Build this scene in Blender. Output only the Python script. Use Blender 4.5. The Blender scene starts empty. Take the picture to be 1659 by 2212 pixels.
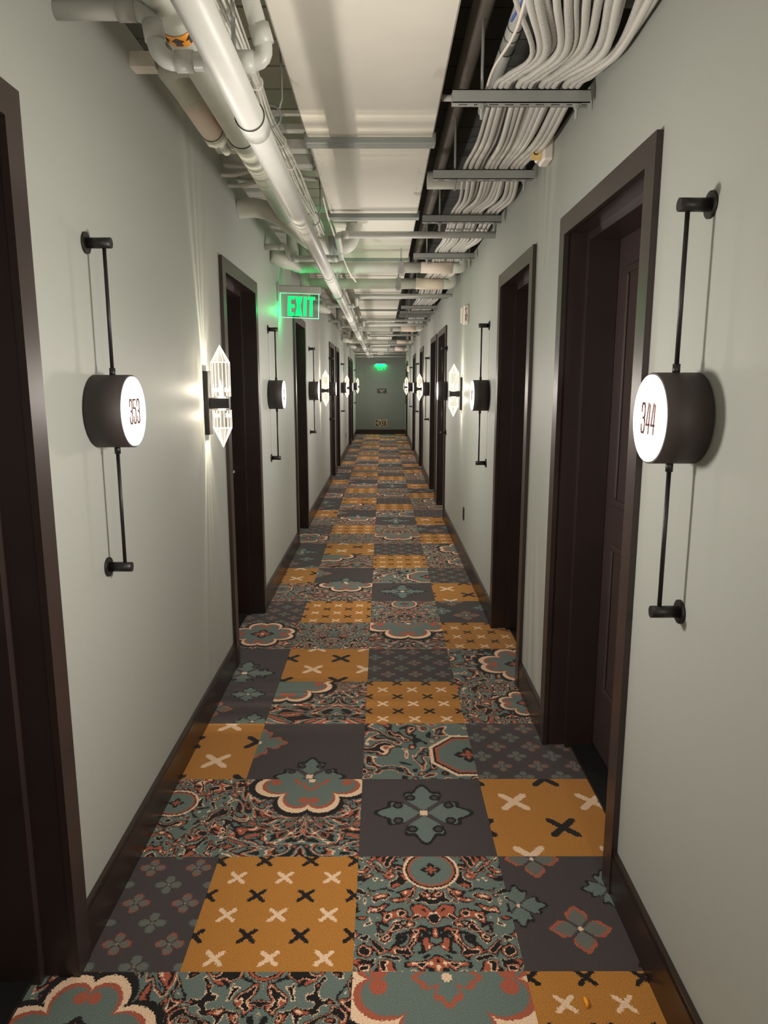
import bpy, math, random
from mathutils import Vector, Matrix

random.seed(7)
D = bpy.data
S = bpy.context.scene
COL = S.collection
PI = math.pi

# ------------------------------------------------------------------ camera
CAM_H = 1.55
cam_d = D.cameras.new('camera')
cam = D.objects.new('camera', cam_d)
COL.objects.link(cam)
cam.location = (0, 0, CAM_H)
cam.rotation_euler = (math.radians(90 - 10.23), 0, math.radians(-0.13))
cam_d.sensor_fit = 'VERTICAL'
cam_d.sensor_height = 36.0
cam_d.lens = 1535 / 2212 * 36.0
cam_d.clip_start = 0.05
S.camera = cam

# ------------------------------------------------------------------ colour, world, exposure
S.view_settings.view_transform = 'Standard'
S.view_settings.look = 'None'
S.view_settings.exposure = 0.9
S.view_settings.gamma = 1.0
S.view_settings.use_curve_mapping = False
try:
    S.cycles.use_denoising = True
    S.cycles.max_bounces = 8
    S.cycles.diffuse_bounces = 5
    S.cycles.glossy_bounces = 3
    S.cycles.transparent_max_bounces = 12
    S.cycles.transmission_bounces = 4
    S.cycles.caustics_reflective = False
    S.cycles.caustics_refractive = False
    S.cycles.sample_clamp_indirect = 4.0
    S.cycles.use_light_tree = True
except Exception:
    pass
W = D.worlds.new('world')
S.world = W
W.use_nodes = True
W.node_tree.nodes['Background'].inputs[0].default_value = (0.9, 0.95, 1.0, 1)
W.node_tree.nodes['Background'].inputs[1].default_value = 0.03

# light levels
DISC_STRENGTH = 0.75
DISC_WATTS = 9.0
SCONCE_WATTS = 4.0
BEHIND_WATTS = 9.0

# ------------------------------------------------------------------ layout
XL, XR = -0.82, 0.715            # wall faces
YB, YE = -3.0, 22.3              # behind the camera, end wall
DOORS_L = [(0.70, 1.71), (3.725, 4.74), (6.70, 7.66), (11.16, 12.17), (12.59, 13.60), (17.30, 18.40), (18.73, 19.73)]
DOORS_R = [(1.945, 2.94), (3.45, 4.44), (8.05, 9.15), (9.46, 10.56), (12.53, 13.59), (15.55, 16.65), (20.33, 21.31)]
DOOR_TOP = 2.185


def lamp_light(name, kind, loc, watts, color, rot=None, **kw):
    l = D.lights.new(name, kind)
    l.energy = watts
    l.color = color
    for k, v in kw.items():
        setattr(l, k, v)
    o = D.objects.new(name, l)
    o.location = loc
    if rot:
        o.rotation_euler = rot
    COL.objects.link(o)
    return o


WARM = (1.0, 0.90, 0.74)
NEUT = (1.0, 0.91, 0.83)
# the row of lamps goes on behind the camera, at the same spacing
for y in (-1.1,):
    lamp_light('corridor_lamp_light', 'AREA', (XL + 0.12, y, 1.47), BEHIND_WATTS, NEUT, (0, -PI / 2, 0), shape='DISK', size=0.2)
for y in (-1.5,):
    lamp_light('corridor_lamp_light', 'AREA', (XR - 0.12, y, 1.47), BEHIND_WATTS, NEUT, (0, PI / 2, 0), shape='DISK', size=0.2)
lamp_light('corridor_lamp_light', 'POINT', (XR - 0.10, 0.1, 1.6), SCONCE_WATTS * 2.4, WARM, shadow_soft_size=0.05)
lamp_light('corridor_lamp_light', 'POINT', (XL + 0.10, -2.6, 1.6), SCONCE_WATTS * 1.2, WARM, shadow_soft_size=0.05)


# ------------------------------------------------------------------ node helpers
class V:
    """a value socket with arithmetic"""
    nt = None

    def __init__(self, s):
        self.s = s

    @staticmethod
    def m(op, *a):
        n = V.nt.nodes.new('ShaderNodeMath')
        n.operation = op
        for i, x in enumerate(a):
            if isinstance(x, V):
                V.nt.links.new(x.s, n.inputs[i])
            else:
                n.inputs[i].default_value = float(x)
        return V(n.outputs[0])

    def __add__(s, o): return V.m('ADD', s, o)
    __radd__ = __add__
    def __sub__(s, o): return V.m('SUBTRACT', s, o)
    def __rsub__(s, o): return V.m('SUBTRACT', o, s)
    def __mul__(s, o): return V.m('MULTIPLY', s, o)
    __rmul__ = __mul__
    def __truediv__(s, o): return V.m('DIVIDE', s, o)
    def __rtruediv__(s, o): return V.m('DIVIDE', o, s)
    def __abs__(s): return V.m('ABSOLUTE', s)
    def lt(s, o): return V.m('LESS_THAN', s, o)
    def gt(s, o): return V.m('GREATER_THAN', s, o)


def vmin(a, b): return V.m('MINIMUM', a, b)
def vmax(a, b): return V.m('MAXIMUM', a, b)
def length(a, b): return V.m('SQRT', a * a + b * b)


def new_mat(name):
    m = D.materials.new(name)
    m.use_nodes = True
    V.nt = m.node_tree
    b = m.node_tree.nodes['Principled BSDF']
    return m, b


def mix_rgb(fac, a, b):
    n = V.nt.nodes.new('ShaderNodeMix')
    n.data_type = 'RGBA'
    n.inputs['Factor'].default_value = 0
    V.nt.links.new(fac.s if isinstance(fac, V) else fac, n.inputs['Factor'])
    for idx, c in ((6, a), (7, b)):
        if isinstance(c, tuple):
            n.inputs[idx].default_value = (*c, 1)
        else:
            V.nt.links.new(c, n.inputs[idx])
    return n.outputs[2]


def noise(vec, scale, detail=2, rough=0.5, out=0, dist=0.0):
    n = V.nt.nodes.new('ShaderNodeTexNoise')
    n.inputs['Scale'].default_value = scale
    n.inputs['Detail'].default_value = detail
    n.inputs['Roughness'].default_value = rough
    n.inputs['Distortion'].default_value = dist
    if vec is not None:
        V.nt.links.new(vec, n.inputs['Vector'])
    return n.outputs[out]


def coord(which='Object'):
    return V.nt.nodes.new('ShaderNodeTexCoord').outputs[which]


def bump(bsdf, height, strength, dist=0.002):
    n = V.nt.nodes.new('ShaderNodeBump')
    n.inputs['Strength'].default_value = strength
    n.inputs['Distance'].default_value = dist
    V.nt.links.new(height, n.inputs['Height'])
    V.nt.links.new(n.outputs[0], bsdf.inputs['Normal'])


def paint(name, c, rough=0.5, metal=0.0, var=0.06, vscale=6.0, bstr=0.0, bscale=60.0, spec=0.5):
    """painted or plain surface: colour with a little mottling, optional bump"""
    m, b = new_mat(name)
    co = coord('Object')
    f = noise(co, vscale, 3)
    c2 = tuple(max(0, x * (1 - 2 * var)) for x in c)
    c3 = tuple(min(1, x * (1 + 2 * var)) for x in c)
    V.nt.links.new(mix_rgb(f, c2, c3), b.inputs['Base Color'])
    b.inputs['Roughness'].default_value = rough
    b.inputs['Metallic'].default_value = metal
    b.inputs['Specular IOR Level'].default_value = spec
    if bstr:
        bump(b, noise(co, bscale, 3), bstr)
    return m


def emit(name, c, strength):
    m, b = new_mat(name)
    b.inputs['Base Color'].default_value = (*c, 1)
    b.inputs['Emission Color'].default_value = (*c, 1)
    b.inputs['Emission Strength'].default_value = strength
    b.inputs['Roughness'].default_value = 0.4
    return m


def clear(name, tint, gloss=0.06, glow=0.0, glow_c=(1, 1, 1)):
    """clear pane: transparent with a glossy coat, so light passes through it"""
    m = D.materials.new(name)
    m.use_nodes = True
    nt = m.node_tree
    V.nt = nt
    nt.nodes.remove(nt.nodes['Principled BSDF'])
    out = nt.nodes['Material Output']
    t = nt.nodes.new('ShaderNodeBsdfTransparent')
    t.inputs[0].default_value = (*tint, 1)
    g = nt.nodes.new('ShaderNodeBsdfGlossy')
    g.inputs['Roughness'].default_value = 0.04
    fr = nt.nodes.new('ShaderNodeLayerWeight')
    fr.inputs[0].default_value = 0.3
    fac = V(fr.outputs['Fresnel']) * 0.8 + gloss
    mx = nt.nodes.new('ShaderNodeMixShader')
    nt.links.new(fac.s, mx.inputs[0])
    nt.links.new(t.outputs[0], mx.inputs[1])
    nt.links.new(g.outputs[0], mx.inputs[2])
    last = mx.outputs[0]
    if glow:
        e = nt.nodes.new('ShaderNodeEmission')
        e.inputs[0].default_value = (*glow_c, 1)
        e.inputs[1].default_value = glow
        a = nt.nodes.new('ShaderNodeAddShader')
        nt.links.new(last, a.inputs[0])
        nt.links.new(e.outputs[0], a.inputs[1])
        last = a.outputs[0]
    nt.links.new(last, out.inputs['Surface'])
    return m


# ------------------------------------------------------------------ materials
M = {}
M['wall'] = paint('sage_wall_paint', (0.375, 0.395, 0.362), 0.5, var=0.015, vscale=1.5, bstr=0.12, bscale=220, spec=0.4)
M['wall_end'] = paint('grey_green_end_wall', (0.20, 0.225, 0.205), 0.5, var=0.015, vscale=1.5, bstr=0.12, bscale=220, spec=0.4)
M['deck_dark'] = paint('deck_painted_shade', (0.09, 0.09, 0.085), 0.7)  # shade of the gap right of the duct, put into the plank colour
M['ceil'] = paint('ceiling_paint', (0.72, 0.71, 0.64), 0.6, var=0.05, vscale=3, bstr=0.2, bscale=40)
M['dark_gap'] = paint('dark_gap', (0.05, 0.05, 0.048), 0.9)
M['trim'] = paint('dark_brown_trim', (0.034, 0.022, 0.020), 0.33, var=0.15, vscale=4, spec=0.55)
M['base'] = paint('dark_brown_baseboard', (0.026, 0.015, 0.011), 0.30, var=0.15, vscale=4, spec=0.55)
M['leaf'] = paint('brown_door_leaf', (0.050, 0.034, 0.033), 0.38, var=0.1, vscale=5)
M['threshold'] = paint('black_threshold', (0.006, 0.006, 0.006), 0.6)
M['black'] = paint('black_lamp_metal', (0.010, 0.009, 0.009), 0.45, var=0.1)
M['drum'] = paint('dark_drum_paint', (0.036, 0.028, 0.026), 0.62, var=0.06)
M['pipe'] = paint('painted_pipe', (0.60, 0.61, 0.57), 0.42, var=0.03, vscale=9, bstr=0.1, bscale=30)
M['pvc'] = paint('painted_plastic_pipe', (0.56, 0.57, 0.54), 0.38, var=0.03, vscale=12)
M['wrap'] = paint('wrapped_pipe_jacket', (0.60, 0.61, 0.55), 0.55, var=0.06, vscale=12, bstr=0.6, bscale=22)
M['sleeve'] = paint('cream_sleeve', (0.90, 0.77, 0.67), 0.55, var=0.05, vscale=14, bstr=0.7, bscale=26)
M['dim'] = paint('pipe_painted_shade', (0.16, 0.14, 0.12), 0.5, var=0.1)  # pipe darkened by colour to stand in for shade beside the duct
M['strut'] = paint('painted_strut', (0.33, 0.345, 0.33), 0.45, var=0.03, vscale=10)
def duct_mat():
    m = paint('duct_paint', (0.76, 0.74, 0.66), 0.55, var=0.025, vscale=5, bstr=0.25, bscale=9)
    V.nt = m.node_tree
    b = m.node_tree.nodes['Principled BSDF']
    old = b.inputs['Base Color'].links[0].from_socket
    co = coord('Object')
    sp = V.nt.nodes.new('ShaderNodeSeparateXYZ')
    V.nt.links.new(co, sp.inputs[0])
    x, y = V(sp.outputs[0]), V(sp.outputs[1])
    edge = abs(x).gt(0.235) * y.gt(3.45) * y.lt(4.85)
    chips = V(noise(co, 75.0, 2, 0.6)).gt(0.655) * edge
    V.nt.links.new(mix_rgb(chips, old, (0.05, 0.05, 0.045)), b.inputs['Base Color'])
    return m


M['duct'] = duct_mat()
M['band'] = paint('duct_band_paint', (0.29, 0.315, 0.30), 0.5, var=0.05, vscale=20)
M['wire'] = paint('painted_wire', (0.62, 0.62, 0.56), 0.5)
M['rod'] = paint('threaded_rod', (0.30, 0.31, 0.30), 0.4, metal=0.3)
M['white'] = paint('white_plastic', (0.80, 0.74, 0.68), 0.4, var=0.02)
M['ivory'] = paint('yellow_tag', (0.85, 0.62, 0.22), 0.6, var=0.04)
M['red'] = paint('red_paint', (0.40, 0.03, 0.03), 0.4)
M['rednote'] = paint('red_lettering', (0.35, 0.07, 0.05), 0.6)
M['orange'] = paint('orange_band', (0.95, 0.36, 0.02), 0.4, var=0.03)
M['ink'] = paint('black_ink', (0.008, 0.008, 0.008), 0.5)
M['digit'] = paint('lamp_digits', (0.20, 0.09, 0.08), 0.6)
M['brown'] = paint('plaque_brown', (0.03, 0.018, 0.014), 0.4)
M['cream'] = paint('cream_letters', (0.80, 0.66, 0.40), 0.5, var=0.02)
M['greyhouse'] = paint('grey_housing', (0.42, 0.40, 0.38), 0.35, metal=0.2)
M['outlet'] = paint('dark_outlet', (0.012, 0.010, 0.009), 0.4)
M['blue'] = paint('blue_wire', (0.05, 0.12, 0.45), 0.5)
M['disc'] = emit('lit_disc', (1.0, 0.95, 0.90), DISC_STRENGTH)
M['led'] = emit('sconce_led', (1.0, 0.90, 0.72), 3.0)
M['green'] = emit('exit_green', (0.0, 1.0, 0.17), 0.62)
M['green_edge'] = emit('exit_edge', (0.25, 1.0, 0.55), 0.6)
M['pane'] = clear('exit_pane', (0.90, 0.97, 0.92), 0.05)
M['crystal'] = clear('crystal_glass', (0.90, 0.88, 0.84), 0.06, 0.05, (1.0, 0.86, 0.66))
M['facet'] = clear('crystal_edges', (0.8, 0.78, 0.72), 0.10, 0.38, (1.0, 0.90, 0.72))
M['tip'] = clear('crystal_tip', (0.9, 0.88, 0.84), 0.10, 0.16, (1.0, 0.90, 0.74))


def cable_mat(name, c, period, strength):
    m, b = new_mat(name)
    co = coord('Object')
    n = V.nt.nodes.new('ShaderNodeTexWave')
    n.wave_type = 'BANDS'
    n.bands_direction = 'Y'
    n.inputs['Scale'].default_value = 2 * PI / 20 / period
    V.nt.links.new(co, n.inputs['Vector'])
    V.nt.links.new(mix_rgb(V(n.outputs['Fac']), tuple(x * 0.86 for x in c), c), b.inputs['Base Color'])
    b.inputs['Roughness'].default_value = 0.4
    bump(b, n.outputs['Fac'], strength, 0.003)
    return m


M['armour'] = cable_mat('armoured_cable', (0.62, 0.61, 0.57), 0.009, 0.6)
M['smooth'] = paint('smooth_cable', (0.60, 0.59, 0.55), 0.4, var=0.03)


# ------------------------------------------------------------------ mesh builder
def frame(d):
    d = d.normalized()
    a = Vector((0, 0, 1)) if abs(d.z) < 0.9 else Vector((0, 1, 0))
    u = d.cross(a).normalized()
    return u, d.cross(u).normalized()


def rounded(pts, rad, n=6):
    """polyline with its corners replaced by arcs"""
    pts = [Vector(p) for p in pts]
    out = [pts[0]]
    for i in range(1, len(pts) - 1):
        p, a, b = pts[i], pts[i - 1], pts[i + 1]
        da, db = (a - p), (b - p)
        r = min(rad, da.length * 0.49, db.length * 0.49)
        s, e = p + da.normalized() * r, p + db.normalized() * r
        for k in range(n + 1):
            t = k / n
            out.append((1 - t) ** 2 * s + 2 * t * (1 - t) * p + t * t * e)
    out.append(pts[-1])
    return out


def spline(pts, n=8):
    """Catmull-Rom through the points"""
    P = [Vector(p) for p in pts]
    P = [2 * P[0] - P[1]] + P + [2 * P[-1] - P[-2]]
    out = []
    for i in range(1, len(P) - 2):
        for k in range(n):
            t = k / n
            a, b, c, d = P[i - 1], P[i], P[i + 1], P[i + 2]
            out.append(0.5 * ((2 * b) + (c - a) * t + (2 * a - 5 * b + 4 * c - d) * t * t + (3 * b - a - 3 * c + d) * t ** 3))
    out.append(P[-2])
    return out


class MB:
    def __init__(s):
        s.v, s.f, s.mi, s.sm = [], [], [], []

    def face(s, idx, m=0, smooth=False):
        s.f.append(idx)
        s.mi.append(m)
        s.sm.append(smooth)

    def box(s, a, b, m=0):
        x0, x1 = sorted((a[0], b[0]))
        y0, y1 = sorted((a[1], b[1]))
        z0, z1 = sorted((a[2], b[2]))
        k = len(s.v)
        s.v += [(x0, y0, z0), (x1, y0, z0), (x1, y1, z0), (x0, y1, z0), (x0, y0, z1), (x1, y0, z1), (x1, y1, z1), (x0, y1, z1)]
        for q in ((0, 3, 2, 1), (4, 5, 6, 7), (0, 1, 5, 4), (1, 2, 6, 5), (2, 3, 7, 6), (3, 0, 4, 7)):
            s.face([k + i for i in q], m)
        return s

    def bevel_box(s, a, b, c, m=0):
        """box with its edges chamfered by c"""
        x0, x1 = sorted((a[0], b[0]))
        y0, y1 = sorted((a[1], b[1]))
        z0, z1 = sorted((a[2], b[2]))
        pts = []
        for x, sx in ((x0, 1), (x1, -1)):
            for y, sy in ((y0, 1), (y1, -1)):
                for z, sz in ((z0, 1), (z1, -1)):
                    pts += [(x, y + sy * c, z + sz * c), (x + sx * c, y, z + sz * c), (x + sx * c, y + sy * c, z)]
        s.hull(pts, m)
        return s

    def hull(s, pts, m=0):
        import bmesh
        bm = bmesh.new()
        for p in pts:
            bm.verts.new(p)
        bmesh.ops.convex_hull(bm, input=bm.verts)
        bmesh.ops.dissolve_limit(bm, angle_limit=0.01, verts=bm.verts, edges=bm.edges)
        bm.verts.index_update()
        k = len(s.v)
        s.v += [tuple(v.co) for v in bm.verts]
        for f in bm.faces:
            s.face([k + v.index for v in f.verts], m)
        bm.free()
        return s

    def sweep(s, pts, r, n=12, m=0, cap=True, smooth=True):
        """tube along a polyline; r may be one radius or one per point"""
        pts = [Vector(p) for p in pts]
        k0 = len(s.v)
        u = None
        for i, p in enumerate(pts):
            d = (pts[min(i + 1, len(pts) - 1)] - pts[max(i - 1, 0)]).normalized()
            if u is None:
                u, w = frame(d)
            else:
                u = (u - d * u.dot(d)).normalized()
                w = d.cross(u)
            rr = r[i] if isinstance(r, (list, tuple)) else r
            for j in range(n):
                a = 2 * PI * j / n
                s.v.append(tuple(p + (u * math.cos(a) + w * math.sin(a)) * rr))
        for i in range(len(pts) - 1):
            for j in range(n):
                a, b = k0 + i * n + j, k0 + i * n + (j + 1) % n
                s.face([a, b, b + n, a + n], m, smooth)
        if cap:
            s.face([k0 + j for j in range(n)][::-1], m)
            e = k0 + (len(pts) - 1) * n
            s.face([e + j for j in range(n)], m)
        return s

    def cyl(s, a, b, r, n=16, m=0, smooth=True):
        return s.sweep([a, b], r, n, m, True, smooth)

    def torus(s, c, axis, R, r, n=24, k=8, m=0):
        u, w = frame(Vector(axis))
        c = Vector(c)
        pts = [c + (u * math.cos(2 * PI * i / n) + w * math.sin(2 * PI * i / n)) * R for i in range(n + 1)]
        return s.sweep(pts, r, k, m, False)

    def strokes(s, chars, org, right, up, h, w, gap, sw, th, m=0):
        """letters made of square strokes on a plane"""
        right, up = Vector(right), Vector(up)
        nrm = right.cross(up)
        org = Vector(org)
        x = 0
        for ch in chars:
            for pl in FONT[ch]:
                P = [org + right * (x + p[0] * w * 2) + up * (p[1] * h) for p in pl]
                for a, b in zip(P, P[1:]):
                    d = (b - a).normalized()
                    q = nrm.cross(d) * sw / 2
                    a2, b2 = a - d * sw * 0.5, b + d * sw * 0.5
                    k = len(s.v)
                    for pt in (a2 - q, b2 - q, b2 + q, a2 + q):
                        s.v.append(tuple(pt))
                        s.v.append(tuple(pt + nrm * th))
                    for f in ((0, 2, 4, 6), (1, 7, 5, 3), (0, 1, 3, 2), (2, 3, 5, 4), (4, 5, 7, 6), (6, 7, 1, 0)):
                        s.face([k + i for i in f], m)
            x += w + gap
        return s

    def build(s, name, mats, parent=None, loc=None):
        me = D.meshes.new(name)
        o0 = Vector(loc) if loc is not None else Vector((0, 0, 0))
        me.from_pydata([tuple(Vector(v) - o0) for v in s.v], [], s.f)
        if not isinstance(mats, (list, tuple)):
            mats = [mats]
        for m in mats:
            me.materials.append(M[m] if isinstance(m, str) else m)
        me.polygons.foreach_set('material_index', s.mi)
        me.polygons.foreach_set('use_smooth', s.sm)
        me.update()
        import bmesh
        bm = bmesh.new()
        bm.from_mesh(me)
        bmesh.ops.recalc_face_normals(bm, faces=bm.faces)
        bm.to_mesh(me)
        bm.free()
        o = D.objects.new(name, me)
        COL.objects.link(o)
        o.location = o0
        if parent is not None:
            o.parent = parent
        return o


FONT = {
    '3': [[(0, .74), (0, .9), (.1, 1), (.4, 1), (.5, .9), (.5, .6), (.42, .51), (.2, .51)], [(.42, .51), (.5, .42), (.5, .1), (.4, 0), (.1, 0), (0, .1), (0, .26)]],
    '5': [[(.5, 1), (0, 1), (0, .64), (.38, .64), (.5, .54), (.5, .1), (.4, 0), (.1, 0), (0, .1), (0, .26)]],
    '4': [[(.28, 1), (0, .28), (.5, .28)], [(.5, .95), (.38, 0)]],
    '1': [[(.1, .85), (.3, 1), (.3, 0)]],
    '2': [[(0, .74), (0, .9), (.1, 1), (.4, 1), (.5, .9), (.5, .6), (0, .1), (0, 0), (.5, 0)]],
    'E': [[(.5, 1), (0, 1), (0, 0), (.5, 0)], [(0, .5), (.42, .5)]],
    'X': [[(0, 1), (.5, 0)], [(.5, 1), (0, 0)]],
    'I': [[(.25, 1), (.25, 0)]],
    'T': [[(0, 1), (.5, 1)], [(.25, 1), (.25, 0)]],
    'F': [[(.5, 1), (0, 1), (0, 0)], [(0, .52), (.4, .52)]],
    'R': [[(0, 0), (0, 1), (.4, 1), (.5, .88), (.5, .64), (.4, .52), (0, .52)], [(.25, .52), (.5, 0)]],
    '<': [[(.45, .78), (.1, .5), (.45, .22)]],
    ' ': [],
}


def thing(name, loc, label, cat, group=None, rz=0.0):
    o = D.objects.new(name, None)
    o.empty_display_size = 0.05
    o.location = loc
    o.rotation_euler = (0, 0, rz)
    COL.objects.link(o)
    return tag(o, label, cat, group)


def tag(o, label, cat, group=None):
    o['label'] = label
    o['category'] = cat
    if group:
        o['group'] = group
    return o


def struct(o, label=None, cat=None):
    o['kind'] = 'structure'
    if label:
        o['label'] = label
    if cat:
        o['category'] = cat
    return o


def kids(o):
    return [c for c in D.objects if c.parent is o]


def copy_tree(o, label=None, parent=None):
    c = o.copy()
    COL.objects.link(c)
    if parent is not None:
        c.parent = parent
    if label:
        c['label'] = label
    for ch in kids(o):
        copy_tree(ch, None, c)
    return c


# ------------------------------------------------------------------ carpet
TILE_W, TILE_D, SEAM_X, ROW_Y = 0.463, 0.471, -0.08, 1.655
C_DARK, C_BLACK = (0.066, 0.054, 0.056), (0.012, 0.010, 0.010)
C_TEAL, C_RUST = (0.145, 0.190, 0.170), (0.42, 0.110, 0.062)
C_CREAM, C_ORANGE = (0.90, 0.64, 0.44), (0.49, 0.21, 0.040)
C_GREY = (0.150, 0.155, 0.138)


def carpet_coords():
    uv = coord('UV')
    ob = coord('Object')
    sep = V.nt.nodes.new('ShaderNodeSeparateXYZ')
    V.nt.links.new(uv, sep.inputs[0])
    jit = V.nt.nodes.new('ShaderNodeSeparateColor')
    V.nt.links.new(noise(ob, 210.0, 1, out=1), jit.inputs[0])
    u = V(sep.outputs[0]) - 0.5 + (V(jit.outputs[0]) - 0.5) * 0.032
    v = V(sep.outputs[1]) - 0.5 + (V(jit.outputs[1]) - 0.5) * 0.032
    return u, v, ob


def lattice(u, v, su, sv, pu=0.0, pv=0.0):
    """staggered lattice: local coordinates and the parity of the row"""
    r = V.m('FLOOR', (v + pv) / sv)
    par = V.m('FLOORED_MODULO', r, 2)
    x = (u + pu) / su + par * 0.5
    lx = (x - V.m('FLOOR', x) - 0.5) * su
    y = (v + pv) / sv
    ly = (y - V.m('FLOOR', y) - 0.5) * sv
    return lx, ly, par


def p_cross(u, v, k, pu=0.0, pv=0.0):
    lx, ly, par = lattice(u, v, 0.325 * k, 0.172 * k, pu, pv)
    a, b = abs(lx), abs(ly)
    d = abs(a - b) * 0.707
    on = d.lt(0.0145 * k) * vmax(a, b).lt(0.058 * k)
    c = mix_rgb(par, C_CREAM, C_BLACK)
    return mix_rgb(on, C_ORANGE, c)


def petal(lx, ly, R, sharp=0.55, wave=0.0):
    """signed value (<0 inside) of a four petal flower with petals along the axes"""
    r = length(lx, ly)
    th = V.m('ARCTAN2', ly, lx)
    c = abs(V.m('COSINE', th * 2))
    rr = c * sharp + (1 - sharp)
    if wave:
        rr = rr + V.m('COSINE', th * 12) * wave
    return r - rr * R


def p_flowers(u, v, su, sv, R, pu=0.0, pv=0.0, wave=0.0):
    lx, ly, par = lattice(u, v, su, sv, pu, pv)
    d = petal(lx, ly, R, 0.62, wave)
    edge = mix_rgb(par, C_RUST, C_TEAL)
    edge = mix_rgb(V.m('MULTIPLY', par, 0.0) + 0.25, edge, C_DARK)
    c = mix_rgb(d.lt(0.0), C_DARK, edge)
    c = mix_rgb(d.lt(-0.16 * R), c, C_GREY)
    vein = abs(abs(lx) - abs(ly)).lt(0.10 * R) * length(lx, ly).lt(0.55 * R)
    c = mix_rgb(vein, c, C_DARK)
    return mix_rgb(length(lx, ly).lt(0.09 * R), c, (0.35, 0.25, 0.16))


def p_snow(u, v, R, cu, cv, ground):
    x, y = u - cu, v - cv
    d = petal(x, y, R, 0.52, 0.10)
    c = mix_rgb(d.lt(0.035), ground, C_BLACK)
    c = mix_rgb(d.lt(0.0), c, C_TEAL)
    a, b = abs(x), abs(y)
    vein = abs(a - b).lt(0.030) * length(x, y).lt(0.60 * R)
    c = mix_rgb(vein, c, C_DARK)
    lo, hi = vmin(a, b), vmax(a, b)
    bite = length(lo - 0.30 * R, hi - 0.62 * R)
    c = mix_rgb(bite.lt(0.13 * R), c, C_BLACK)
    c = mix_rgb(bite.lt(0.07 * R), c, ground)
    return mix_rgb(vmax(a, b).lt(0.030), c, C_CREAM)


def p_damask(u, v, scale, seed, fold=True, bold=False):
    a = abs(u) if fold else u
    cb = V.nt.nodes.new('ShaderNodeCombineXYZ')
    V.nt.links.new((a + seed * 3.7).s, cb.inputs[0])
    V.nt.links.new((v + seed * 1.3).s, cb.inputs[1])
    n = V(noise(cb.outputs[0], scale * 0.58, 1.0, 0.4, 0, 0.9))
    r = V.nt.nodes.new('ShaderNodeValToRGB')
    r.color_ramp.interpolation = 'CONSTANT'
    V.nt.links.new(n.s, r.inputs[0])
    if bold:
        bands = [(0.0, C_BLACK), (0.29, C_TEAL), (0.335, C_BLACK), (0.375, C_RUST), (0.405, C_CREAM), (0.425, C_TEAL), (0.545, C_BLACK), (0.595, C_RUST), (0.635, C_CREAM), (0.66, C_BLACK)]
    else:
        bands = [(0.0, C_BLACK), (0.28, C_CREAM), (0.305, C_RUST), (0.345, C_BLACK), (0.405, C_CREAM), (0.42, C_TEAL), (0.525, C_BLACK), (0.57, C_RUST), (0.61, C_CREAM), (0.63, C_BLACK)]
    el = r.color_ramp.elements
    el[0].position, el[0].color = 0.0, (*bands[0][1], 1)
    el[1].position, el[1].color = bands[1][0], (*bands[1][1], 1)
    for p, c in bands[2:]:
        e = el.new(p)
        e.color = (*c, 1)
    return r.outputs[0]


def p_fan(u, v, cv, seed, dens=3.0):
    """curving leaf strokes that fan out symmetrically from a point on the centre line"""
    a, b = abs(u), v - cv
    r = length(a, b)
    th = V.m('ARCTAN2', a, b)
    cb = V.nt.nodes.new('ShaderNodeCombineXYZ')
    V.nt.links.new(((th + r * 1.6) * 1.5 + seed * 2.3).s, cb.inputs[0])
    V.nt.links.new((r * 2.4 + seed).s, cb.inputs[1])
    n = V(noise(cb.outputs[0], dens, 1.0, 0.4, 0, 0.5))
    rp = V.nt.nodes.new('ShaderNodeValToRGB')
    rp.color_ramp.interpolation = 'CONSTANT'
    V.nt.links.new(n.s, rp.inputs[0])
    bands = [(0.0, C_BLACK), (0.30, C_RUST), (0.35, C_BLACK), (0.40, C_TEAL), (0.475, C_CREAM), (0.495, C_RUST), (0.54, C_BLACK), (0.60, C_TEAL), (0.66, C_BLACK), (0.69, C_RUST)]
    el = rp.color_ramp.elements
    el[0].position, el[0].color = 0.0, (*bands[0][1], 1)
    el[1].position, el[1].color = bands[1][0], (*bands[1][1], 1)
    for p, c in bands[2:]:
        e = el.new(p)
        e.color = (*c, 1)
    return rp.outputs[0]


def p_quatre(u, v, R, cu, cv, ground, flower=True):
    """teal cartouche with eight bumps, rust and cream edging, black outline, curls at the notches"""
    x, y = u - cu, v - cv
    r = length(x, y)
    th = V.m('ARCTAN2', y, x)
    s4 = V.m('SQRT', abs(V.m('SINE', th * 4)))
    c2 = abs(V.m('COSINE', th * 2))
    rr = (s4 * 0.20 + c2 * 0.16 + 0.64) * R
    d = r - rr
    c = mix_rgb(d.lt(0.115 * R), ground, C_BLACK)
    c = mix_rgb(d.lt(0.0), c, C_CREAM)
    c = mix_rgb(d.lt(-0.115 * R), c, C_RUST)
    c = mix_rgb(d.lt(-0.185 * R), c, C_TEAL)
    a, b = vmin(abs(x), abs(y)), vmax(abs(x), abs(y))
    curl = length(a - 0.085 * R, b - 0.60 * R).lt(0.085 * R)
    c = mix_rgb(curl, c, C_RUST)
    if flower:
        f = petal(x, y, 0.34 * R, 0.5, 0.06)
        c = mix_rgb(f.lt(0.0), c, C_BLACK)
        c = mix_rgb(f.lt(-0.10 * R), c, C_RUST)
        c = mix_rgb(r.lt(0.05 * R), c, C_CREAM)
    return c


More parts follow.
